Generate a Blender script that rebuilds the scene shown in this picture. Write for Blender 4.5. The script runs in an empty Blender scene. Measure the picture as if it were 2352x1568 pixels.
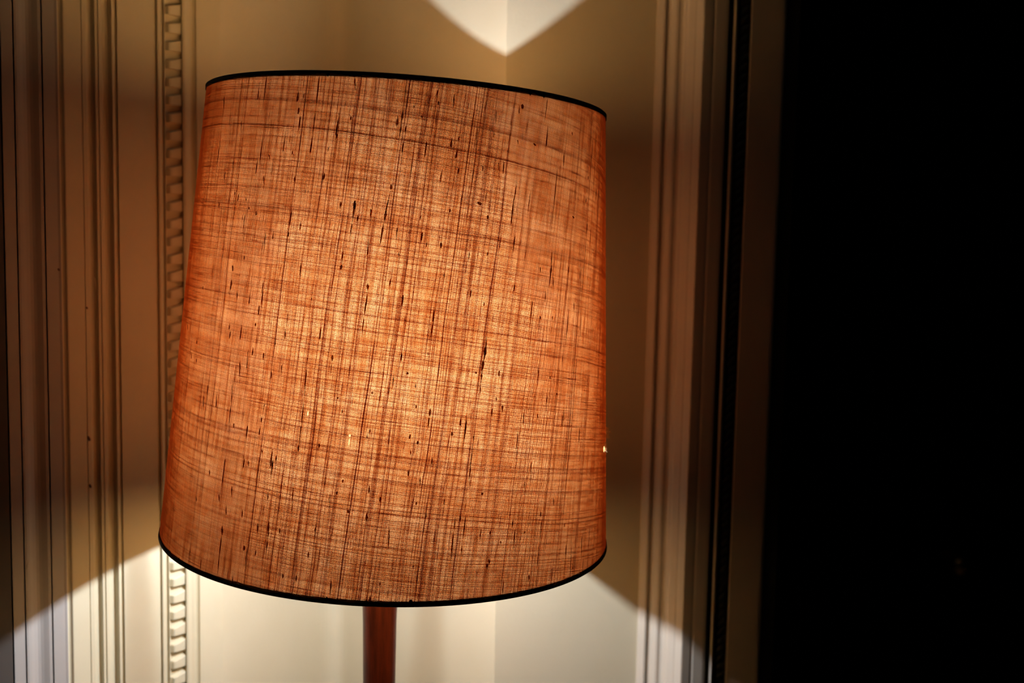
import bpy, bmesh, math, random
from mathutils import Vector, Matrix

scene = bpy.context.scene

USE_DENOISE = True
FIL_VAL = 8800.0                # brightness of the glowing filament
FIL_COL = (.93, 1.0, 1.05)
FIL_R = .0045
# light through the cloth: absorption per yarn layer and clear value, for red, green, blue
K_ABS = ((.90, .208), (1.88, .145), (2.85, .072))
SLANT = .26                       # extra yarn met by slanting rays
DENS = 1.0
FWD = (.12, 2.2, 1.0)           # share, refraction and blur of the light that keeps its direction
REFL = ((.54, .32, .125), (.44, .23, .08))      # colour of the cloth by reflected light
GRAIN = .075
BAND_W = .0021
SLUB_W = 1.0
# worn holes: angle, height on the shade (m), half width and half length (mm)
HOLES = [(-1.6279, .1104, .62, .9), (-1.6294, .1062, .30, 2.6), (-1.7985, .1224, .35, 1.6), (-.222, .0850, 2.6, 2.4), (-1.3069, .0026, .9, .9), (-2.046, .0024, 1.4, .5)]
TUFTS = [(-.205, .0850, 34, .0030, .0008, 1), (-.13, .0935, 24, .0055, .0008, 2), (-.14, .0985, 14, .0035, .0007, 3), (-.19, .089, 14, .003, .0008, 4)]

PI = math.pi
ZC = 1.60                       # height of the camera above the floor

# ------------------------------------------------------------------ camera
F_PX = 2343.35                  # focal length for a 2352 px wide frame
RT = Vector((0.999796, 0.001744, 0.020137))
UP = Vector((-0.020212, 0.086251, 0.996068))
FW = Vector((0.0, 0.996272, -0.086269))
cam_data = bpy.data.cameras.new('camera')
cam_data.sensor_fit = 'HORIZONTAL'
cam_data.sensor_width = 36.0
cam_data.lens = 36.0 * F_PX / 2352.0
cam_data.clip_start = 0.02
cam_data.clip_end = 50
cam_data.dof.use_dof = True
cam_data.dof.focus_distance = 0.705
cam_data.dof.aperture_fstop = 6.2
cam = bpy.data.objects.new('camera', cam_data)
scene.collection.objects.link(cam)
m = Matrix((RT, UP, -FW)).transposed().to_4x4()
m.translation = Vector((0, 0, ZC))
cam.matrix_world = m
scene.camera = cam

# ------------------------------------------------------------------ world, exposure
world = bpy.data.worlds.new('world')
scene.world = world
world.use_nodes = True
world.node_tree.nodes['Background'].inputs[0].default_value = (0.012, 0.011, 0.013, 1)
world.node_tree.nodes['Background'].inputs[1].default_value = 0.05
scene.view_settings.view_transform = 'Standard'
scene.view_settings.look = 'None'
scene.view_settings.gamma = 1.0
scene.view_settings.exposure = 0.0
scene.view_settings.use_curve_mapping = False
scene.cycles.max_bounces = 10
scene.cycles.diffuse_bounces = 6
scene.cycles.transmission_bounces = 6
scene.cycles.transparent_max_bounces = 12
scene.cycles.caustics_reflective = False
scene.cycles.caustics_refractive = False
scene.cycles.use_denoising = USE_DENOISE
scene.cycles.sample_clamp_indirect = 4.0
FILAMENT = FIL_VAL              # strength of the lamp's filament

# ------------------------------------------------------------------ materials
class NT:
    """small helper that builds node graphs"""
    def __init__(s, name):
        s.m = bpy.data.materials.new(name); s.m.use_nodes = True
        s.t = s.m.node_tree; s.t.nodes.clear()
        s.out = s.t.nodes.new('ShaderNodeOutputMaterial')
    def n(s, typ, **kw):
        nd = s.t.nodes.new(typ)
        for k, v in kw.items(): setattr(nd, k, v)
        return nd
    def link(s, a, b): s.t.links.new(a, b)
    def put(s, sock, v):
        if isinstance(v, bpy.types.NodeSocket): s.link(v, sock)
        elif v is not None: sock.default_value = v
    def M(s, op, a, b=None, c=None, clamp=False):
        nd = s.n('ShaderNodeMath', operation=op, use_clamp=clamp)
        for i, v in enumerate((a, b, c)):
            if v is not None: s.put(nd.inputs[i], v)
        return nd.outputs[0]
    def vec(s, x, y, z=0.0):
        nd = s.n('ShaderNodeCombineXYZ')
        for i, v in enumerate((x, y, z)): s.put(nd.inputs[i], v)
        return nd.outputs[0]
    def noise(s, v, scale=1.0, detail=0.0, rough=.5, dim='3D'):
        nd = s.n('ShaderNodeTexNoise', noise_dimensions=dim)
        s.put(nd.inputs['Vector'], v)
        nd.inputs['Scale'].default_value = scale
        nd.inputs['Detail'].default_value = detail
        nd.inputs['Roughness'].default_value = rough
        return nd.outputs['Fac']
    def white(s, v):
        nd = s.n('ShaderNodeTexWhiteNoise', noise_dimensions='1D')
        s.put(nd.inputs['W'], v)
        return nd.outputs['Value']
    def smooth(s, x, a, b, lo=0.0, hi=1.0):
        nd = s.n('ShaderNodeMapRange', interpolation_type='SMOOTHSTEP')
        s.put(nd.inputs['Value'], x)
        s.put(nd.inputs['From Min'], a); s.put(nd.inputs['From Max'], b)
        nd.inputs['To Min'].default_value = lo; nd.inputs['To Max'].default_value = hi
        return nd.outputs['Result']
    def mix(s, f, a, b):
        nd = s.n('ShaderNodeMix', data_type='RGBA')
        s.put(nd.inputs[0], f); s.put(nd.inputs[6], a); s.put(nd.inputs[7], b)
        return nd.outputs[2]

def rgba(c): return (c[0], c[1], c[2], 1.0)

def paint(name, col, col2, rough=.55, speck=0.0, scale=9.0, bump=.02, streak=1.0, spec=.3):
    t = NT(name)
    tc = t.n('ShaderNodeTexCoord').outputs['Object']
    mp = t.n('ShaderNodeMapping'); t.link(tc, mp.inputs['Vector'])
    mp.inputs['Scale'].default_value = (1, 1, streak)
    n1 = t.noise(mp.outputs[0], scale, 4, .6)
    c = t.mix(t.smooth(n1, .35, .7), rgba(col), rgba(col2))
    n2 = t.noise(tc, 260, 3, .6)
    if speck:
        n3 = t.noise(tc, 46, 1, .5)
        c = t.mix(t.smooth(n3, .775, .80), c, (.10, .06, .03, 1))
    b = t.n('ShaderNodeBsdfPrincipled')
    t.link(c, b.inputs['Base Color'])
    b.inputs['Roughness'].default_value = rough
    b.inputs['Specular IOR Level'].default_value = spec
    bp = t.n('ShaderNodeBump'); bp.inputs['Strength'].default_value = bump
    bp.inputs['Distance'].default_value = .002
    t.link(t.M('ADD', t.M('MULTIPLY', n2, .5), n1), bp.inputs['Height'])
    t.link(bp.outputs[0], b.inputs['Normal'])
    t.link(b.outputs[0], t.out.inputs[0])
    return t.m

MAT = {}
MAT['cream'] = paint('cream_wall_paint', (.60, .562, .437), (.575, .535, .405), .6, 0, 7, .22)
MAT['cream_side'] = paint('cream_woodwork_paint', (.60, .565, .435), (.56, .525, .395), .5, 0, 10, .04)
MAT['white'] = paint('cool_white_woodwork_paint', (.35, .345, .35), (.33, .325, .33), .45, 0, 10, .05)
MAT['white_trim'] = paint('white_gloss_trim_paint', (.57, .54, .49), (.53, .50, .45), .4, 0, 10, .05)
MAT['greygreen'] = paint('dark_green_paint', (.030, .034, .024), (.022, .025, .018), .35, 0, 12, .06, spec=.4)
MAT['umber'] = paint('umber_paint', (.74, .66, .54), (.66, .59, .48), .5, 0, 10, .05)
MAT['umber_dark'] = paint('dark_knot_stain', (.10, .06, .035), (.08, .045, .03), .6, 0, 10, .05)
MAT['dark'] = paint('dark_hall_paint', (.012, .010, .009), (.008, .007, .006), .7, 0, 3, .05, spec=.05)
MAT['ceiling'] = paint('ceiling_paint', (.25, .22, .18), (.22, .2, .16), .8, 0, 3, .05)

def wood(name, c1, c2, rough=.35, ring=60):
    t = NT(name)
    tc = t.n('ShaderNodeTexCoord').outputs['Object']
    mp = t.n('ShaderNodeMapping'); t.link(tc, mp.inputs['Vector'])
    mp.inputs['Scale'].default_value = (1, 1, .08)
    n = t.noise(mp.outputs[0], 140, 5, .65)
    n2 = t.noise(mp.outputs[0], ring * 10, 2, .5)
    c = t.mix(t.smooth(t.M('ADD', t.M('MULTIPLY', n, .75), t.M('MULTIPLY', n2, .25)), .35, .65), rgba(c1), rgba(c2))
    b = t.n('ShaderNodeBsdfPrincipled'); t.link(c, b.inputs['Base Color'])
    b.inputs['Roughness'].default_value = rough
    bp = t.n('ShaderNodeBump'); bp.inputs['Strength'].default_value = .15; bp.inputs['Distance'].default_value = .0005
    t.link(n, bp.inputs['Height']); t.link(bp.outputs[0], b.inputs['Normal'])
    t.link(b.outputs[0], t.out.inputs[0])
    return t.m
MAT['teak'] = wood('red_brown_teak', (.115, .022, .010), (.045, .010, .006), .42)
MAT['table'] = wood('table_walnut', (.16, .08, .04), (.09, .045, .02), .4)
MAT['floor'] = wood('floor_boards', (.20, .11, .055), (.12, .065, .03), .5)

def plain(name, col, rough=.5, metal=0.0):
    t = NT(name); b = t.n('ShaderNodeBsdfPrincipled')
    tc = t.n('ShaderNodeTexCoord').outputs['Object']
    n = t.noise(tc, 90, 2, .5)
    t.link(t.mix(n, rgba(col), rgba([x * .8 for x in col])), b.inputs['Base Color'])
    b.inputs['Roughness'].default_value = rough; b.inputs['Metallic'].default_value = metal
    t.link(b.outputs[0], t.out.inputs[0]); return t.m
MAT['brass'] = plain('aged_brass', (.62, .42, .18), .35, 1)
MAT['wire'] = plain('white_enamel_wire', (.7, .66, .6), .4)
MAT['binding'] = plain('black_binding_tape', (.016, .011, .009), .85)
MAT['porcelain'] = plain('cream_bulb_holder', (.7, .62, .5), .3)

def slub_mat():
    t = NT('slub_yarn')
    tc = t.n('ShaderNodeTexCoord').outputs['Object']
    n = t.noise(tc, 900, 2, .5)
    d = t.n('ShaderNodeBsdfDiffuse'); d.inputs[0].default_value = (.05, .016, .008, 1)
    tr = t.n('ShaderNodeBsdfTranslucent')
    t.link(t.mix(n, (.20, .07, .03, 1), (.10, .03, .012, 1)), tr.inputs[0])
    a = t.n('ShaderNodeAddShader'); t.link(d.outputs[0], a.inputs[0]); t.link(tr.outputs[0], a.inputs[1])
    t.link(a.outputs[0], t.out.inputs[0]); return t.m
MAT['slub'] = slub_mat()

def fray_mat():
    t = NT('frayed_yarn')
    d = t.n('ShaderNodeBsdfDiffuse'); d.inputs[0].default_value = (.85, .68, .42, 1)
    tr = t.n('ShaderNodeBsdfTranslucent'); tr.inputs[0].default_value = (.85, .66, .38, 1)
    mx = t.n('ShaderNodeMixShader'); mx.inputs[0].default_value = .5
    t.link(d.outputs[0], mx.inputs[1]); t.link(tr.outputs[0], mx.inputs[2])
    t.link(mx.outputs[0], t.out.inputs[0]); return t.m
MAT['fray'] = fray_mat()

# holes worn into the cloth: (u mm, v mm, half width mm, half length mm)
def linen(holes):
    """plain woven slubby linen: UV is in metres along weft (u) and warp (v)"""
    t = NT('slubby_orange_linen')
    uv = t.n('ShaderNodeUVMap'); uv.uv_map = 'cloth'
    sp = t.n('ShaderNodeSeparateXYZ'); t.link(uv.outputs[0], sp.inputs[0])
    U = t.M('MULTIPLY', sp.outputs[0], 1000.0)      # millimetres
    V = t.M('MULTIPLY', sp.outputs[1], 1000.0)
    # the yarns wander a little
    nu = t.noise(t.vec(t.M('MULTIPLY', U, .035), t.M('MULTIPLY', V, .012), 3.0), 1.0, 2, .5)
    nu2 = t.noise(t.vec(t.M('MULTIPLY', U, .45), t.M('MULTIPLY', V, .05), 9.0), 1.0, 1, .5)
    nv = t.noise(t.vec(t.M('MULTIPLY', U, .012), t.M('MULTIPLY', V, .035), 5.0), 1.0, 2, .5)
    nv2 = t.noise(t.vec(t.M('MULTIPLY', U, .05), t.M('MULTIPLY', V, .45), 7.0), 1.0, 1, .5)
    Uw = t.M('ADD', t.M('ADD', U, t.M('MULTIPLY', t.M('SUBTRACT', nu, .5), 3.6)), t.M('MULTIPLY', t.M('SUBTRACT', nu2, .5), .50))
    Vw = t.M('ADD', t.M('ADD', V, t.M('MULTIPLY', t.M('SUBTRACT', nv, .5), 2.6)), t.M('MULTIPLY', t.M('SUBTRACT', nv2, .5), .35))
    def threads(X, Y, pitch, seed, thick_p, len_f, vf, run_f, swell, wide):
        q = t.M('DIVIDE', X, pitch)
        i = t.M('FLOOR', q)
        f = t.M('ABSOLUTE', t.M('SUBTRACT', t.M('FRACT', q), .5))       # 0 at the yarn's middle
        r = t.white(t.M('ADD', i, seed))
        r2 = t.white(t.M('ADD', t.M('MULTIPLY', i, 1.7), seed + 41.3))
        # swelling along one yarn
        ln = t.noise(t.vec(t.M('MULTIPLY', i, 7.31), t.M('MULTIPLY', Y, len_f), seed), 1.0, 2, .6)
        sl = t.smooth(ln, .60, .74)
        hair = t.smooth(ln, .30, .7)
        run = t.noise(t.vec(t.M('MULTIPLY', i, 3.77), t.M('MULTIPLY', Y, run_f), seed + 5.0), 1.0, 1, .5)
        thick = t.M('MULTIPLY', t.smooth(r, thick_p, thick_p + .05), t.smooth(run, .38, .52))   # now and then a coarse yarn
        fine = t.noise(t.vec(t.M('MULTIPLY', i, 5.13), t.M('MULTIPLY', Y, .55), seed + 9.0), 1.0, 1, .5)
        r3 = t.M('POWER', r2, 2.5)
        hw = t.M('ADD', t.M('ADD', t.M('ADD', .125, t.M('MULTIPLY', fine, .11)), t.M('MULTIPLY', r3, .15)), t.M('ADD', t.M('MULTIPLY', thick, wide), t.M('MULTIPLY', sl, .14)))
        cov = t.smooth(f, t.M('SUBTRACT', hw, .13), t.M('ADD', hw, .11), 1.0, 0.0)
        dens = t.M('ADD', t.M('ADD', t.M('ADD', t.M('MULTIPLY', r3, .85), t.M('MULTIPLY', fine, .55)), t.M('MULTIPLY', thick, vf)), t.M('ADD', t.M('MULTIPLY', sl, swell), t.M('ADD', DENS, t.M('MULTIPLY', hair, .25))))
        return t.M('MULTIPLY', cov, dens)
    W = threads(Uw, V, .88, 11.0, .86, .045, .75, .012, .75, .12)
    Fh = threads(Vw, U, .63, 57.0, .87, .022, .60, .022, .40, .06)
    # blotches and weft bands where the weave is closer
    b1 = t.noise(t.vec(t.M('MULTIPLY', U, .045), t.M('MULTIPLY', V, .33), 2.0), 1.0, 3, .6)
    b2 = t.noise(t.vec(t.M('MULTIPLY', U, .02), t.M('MULTIPLY', V, .03), 8.0), 1.0, 3, .6)
    b3 = t.noise(t.vec(t.M('MULTIPLY', U, .30), t.M('MULTIPLY', V, .022), 4.0), 1.0, 3, .6)
    blot = t.M('ADD', t.M('ADD', t.M('MULTIPLY', t.smooth(b1, .40, .72), .30), t.M('MULTIPLY', t.smooth(b2, .35, .7), .25)), t.M('MULTIPLY', t.smooth(b3, .42, .75), .40))
    D = t.M('ADD', t.M('ADD', W, Fh), blot)
    # a slanting ray crosses more yarn than a square one
    ge = t.n('ShaderNodeNewGeometry')
    dp = t.n('ShaderNodeVectorMath', operation='DOT_PRODUCT'); t.link(ge.outputs['Incoming'], dp.inputs[0]); t.link(ge.outputs['Normal'], dp.inputs[1])
    cs = t.M('MAXIMUM', t.M('ABSOLUTE', dp.outputs['Value']), .17)
    D = t.M('ADD', D, t.M('MULTIPLY', t.M('SUBTRACT', t.M('DIVIDE', 1.0, cs), 1.0), SLANT))
    # light through the yarns: deeper and redder with every layer
    ch = []
    for k, base in K_ABS:
        ch.append(t.M('MULTIPLY', t.M('EXPONENT', t.M('MULTIPLY', D, -k)), base))
    cb = t.n('ShaderNodeCombineColor')
    for i in range(3): t.link(ch[i], cb.inputs[i])
    tr = t.n('ShaderNodeBsdfTranslucent'); t.link(cb.outputs[0], tr.inputs[0])
    df = t.n('ShaderNodeBsdfDiffuse')
    t.link(t.mix(t.M('MULTIPLY', D, .35, clamp=True), rgba(REFL[0]), rgba(REFL[1])), df.inputs[0])
    # part of the light keeps its direction and only blurs as it crosses the cloth
    rf = t.n('ShaderNodeBsdfRefraction'); rf.inputs['IOR'].default_value = FWD[1]; rf.inputs['Roughness'].default_value = FWD[2]
    t.link(cb.outputs[0], rf.inputs['Color'])
    tf = t.n('ShaderNodeMixShader'); tf.inputs[0].default_value = FWD[0]
    t.link(tr.outputs[0], tf.inputs[1]); t.link(rf.outputs[0], tf.inputs[2]); tr = tf
    ad = t.n('ShaderNodeAddShader'); t.link(tr.outputs[0], ad.inputs[0]); t.link(df.outputs[0], ad.inputs[1])
    # the worn holes let light straight through
    
    hole = None
    jag = t.M('MULTIPLY', t.M('SUBTRACT', t.noise(t.vec(t.M('MULTIPLY', U, 2.2), t.M('MULTIPLY', V, 1.0), 1.0), 1.0, 2, .6), .5), 1.3)
    for (hu, hv, a, b) in holes:
        du = t.M('DIVIDE', t.M('SUBTRACT', U, hu), a); dv = t.M('DIVIDE', t.M('SUBTRACT', V, hv), b)
        d = t.M('ADD', t.M('SQRT', t.M('ADD', t.M('MULTIPLY', du, du), t.M('MULTIPLY', dv, dv))), jag)
        hh = t.smooth(d, 1.05, .8)
        hole = hh if hole is None else t.M('MAXIMUM', hole, hh)
    tp = t.n('ShaderNodeBsdfTransparent'); tp.inputs[0].default_value = (1, 1, 1, 1)
    mx = t.n('ShaderNodeMixShader'); t.link(hole, mx.inputs[0])
    t.link(ad.outputs[0], mx.inputs[1]); t.link(tp.outputs[0], mx.inputs[2])
    t.link(mx.outputs[0], t.out.inputs[0])
    return t.m

def emit_mat(name, col, s):
    t = NT(name); e = t.n('ShaderNodeEmission'); e.inputs[0].default_value = rgba(col); e.inputs[1].default_value = s
    t.link(e.outputs[0], t.out.inputs[0]); return t.m
MAT['filament'] = emit_mat('glowing_filament', FIL_COL, FILAMENT)
def glass_mat():
    t = NT('thin_clear_bulb_glass')
    g = t.n('ShaderNodeBsdfGlossy'); g.inputs['Roughness'].default_value = .03
    tp = t.n('ShaderNodeBsdfTransparent'); tp.inputs[0].default_value = (.97, .97, .97, 1)
    lw = t.n('ShaderNodeLayerWeight'); lw.inputs[0].default_value = .12
    mx = t.n('ShaderNodeMixShader'); t.link(t.M('MULTIPLY', lw.outputs['Fresnel'], .6), mx.inputs[0])
    t.link(tp.outputs[0], mx.inputs[1]); t.link(g.outputs[0], mx.inputs[2]); t.link(mx.outputs[0], t.out.inputs[0])
    return t.m
MAT['glass'] = glass_mat()

# ------------------------------------------------------------------ mesh helpers
def tag(o, label=None, cat=None, group=None, kind=None):
    if label: o['label'] = label
    if cat: o['category'] = cat
    if group: o['group'] = group
    if kind: o['kind'] = kind
    return o
def mesh_obj(name, verts, faces, mat, parent=None, smooth=False, uv=None):
    me = bpy.data.meshes.new(name); me.from_pydata([tuple(v) for v in verts], [], faces); me.update()
    if smooth:
        me.polygons.foreach_set('use_smooth', [True] * len(me.polygons))
    if mat: me.materials.append(mat)
    o = bpy.data.objects.new(name, me); scene.collection.objects.link(o)
    if parent: o.parent = parent
    return o
def empty(name, loc=(0, 0, 0)):
    o = bpy.data.objects.new(name, None); o.location = loc; o.empty_display_size = .05
    scene.collection.objects.link(o); return o
def box(name, lo, hi, mat, parent=None, bevel=0):
    bm = bmesh.new(); bmesh.ops.create_cube(bm, size=1)
    for v in bm.verts:
        v.co = Vector([lo[i] + (v.co[i] + .5) * (hi[i] - lo[i]) for i in range(3)])
    if bevel: bmesh.ops.bevel(bm, geom=bm.edges[:], offset=bevel, segments=2, affect='EDGES')
    me = bpy.data.meshes.new(name); bm.to_mesh(me); bm.free(); me.materials.append(mat)
    o = bpy.data.objects.new(name, me); scene.collection.objects.link(o)
    if parent: o.parent = parent
    return o
def prism(name, plan, z0, z1, mat, parent=None):
    """a solid standing on a plan outline (list of x,y, counter-clockwise)"""
    n = len(plan)
    ar = sum(plan[i][0] * plan[(i + 1) % n][1] - plan[(i + 1) % n][0] * plan[i][1] for i in range(n))
    if ar < 0: plan = plan[::-1]
    vs = [(x, y, z0) for x, y in plan] + [(x, y, z1) for x, y in plan]
    fs = [(i, (i + 1) % n, n + (i + 1) % n, n + i) for i in range(n)]
    fs += [tuple(range(n - 1, -1, -1)), tuple(range(n, 2 * n))]
    return mesh_obj(name, vs, fs, mat, parent)
def lathe(name, prof, mat, parent=None, seg=48, frame=None, loc=(0, 0, 0), closed=True):
    """prof: list of (r, z)"""
    vs, fs = [], []
    for r, z in prof:
        for k in range(seg):
            a = 2 * PI * k / seg; vs.append(Vector((r * math.cos(a), r * math.sin(a), z)))
    for i in range(len(prof) - 1):
        for k in range(seg):
            k2 = (k + 1) % seg
            fs.append((i * seg + k, i * seg + k2, (i + 1) * seg + k2, (i + 1) * seg + k))
    if closed:
        fs.append(tuple(range(seg - 1, -1, -1))); fs.append(tuple((len(prof) - 1) * seg + k for k in range(seg)))
    if frame: vs = [frame @ v for v in vs]
    vs = [v + Vector(loc) for v in vs]
    return mesh_obj(name, vs, fs, mat, parent, smooth=True)
def tube(name, pts, rad, mat, parent=None, seg=8, closed=False):
    pts = [Vector(p) for p in pts]; n = len(pts); vs, fs = [], []
    for i, p in enumerate(pts):
        a = pts[(i - 1) % n] if (closed or i > 0) else p
        b = pts[(i + 1) % n] if (closed or i < n - 1) else p
        d = (b - a).normalized()
        s = d.cross(Vector((.13, .21, 1)) if abs(d.z) < .9 else Vector((1, .1, 0))).normalized(); w = d.cross(s)
        r = rad(i / (n - 1)) if callable(rad) else rad
        for k in range(seg):
            t = 2 * PI * k / seg; vs.append(p + s * math.cos(t) * r + w * math.sin(t) * r)
    for i in range(n if closed else n - 1):
        for k in range(seg):
            i2 = (i + 1) % n
            fs.append((i * seg + k, i * seg + (k + 1) % seg, i2 * seg + (k + 1) % seg, i2 * seg + k))
    if not closed:
        fs.append(tuple(range(seg - 1, -1, -1))); fs.append(tuple((n - 1) * seg + k for k in range(seg)))
    return mesh_obj(name, vs, fs, mat, parent, smooth=True)
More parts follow.
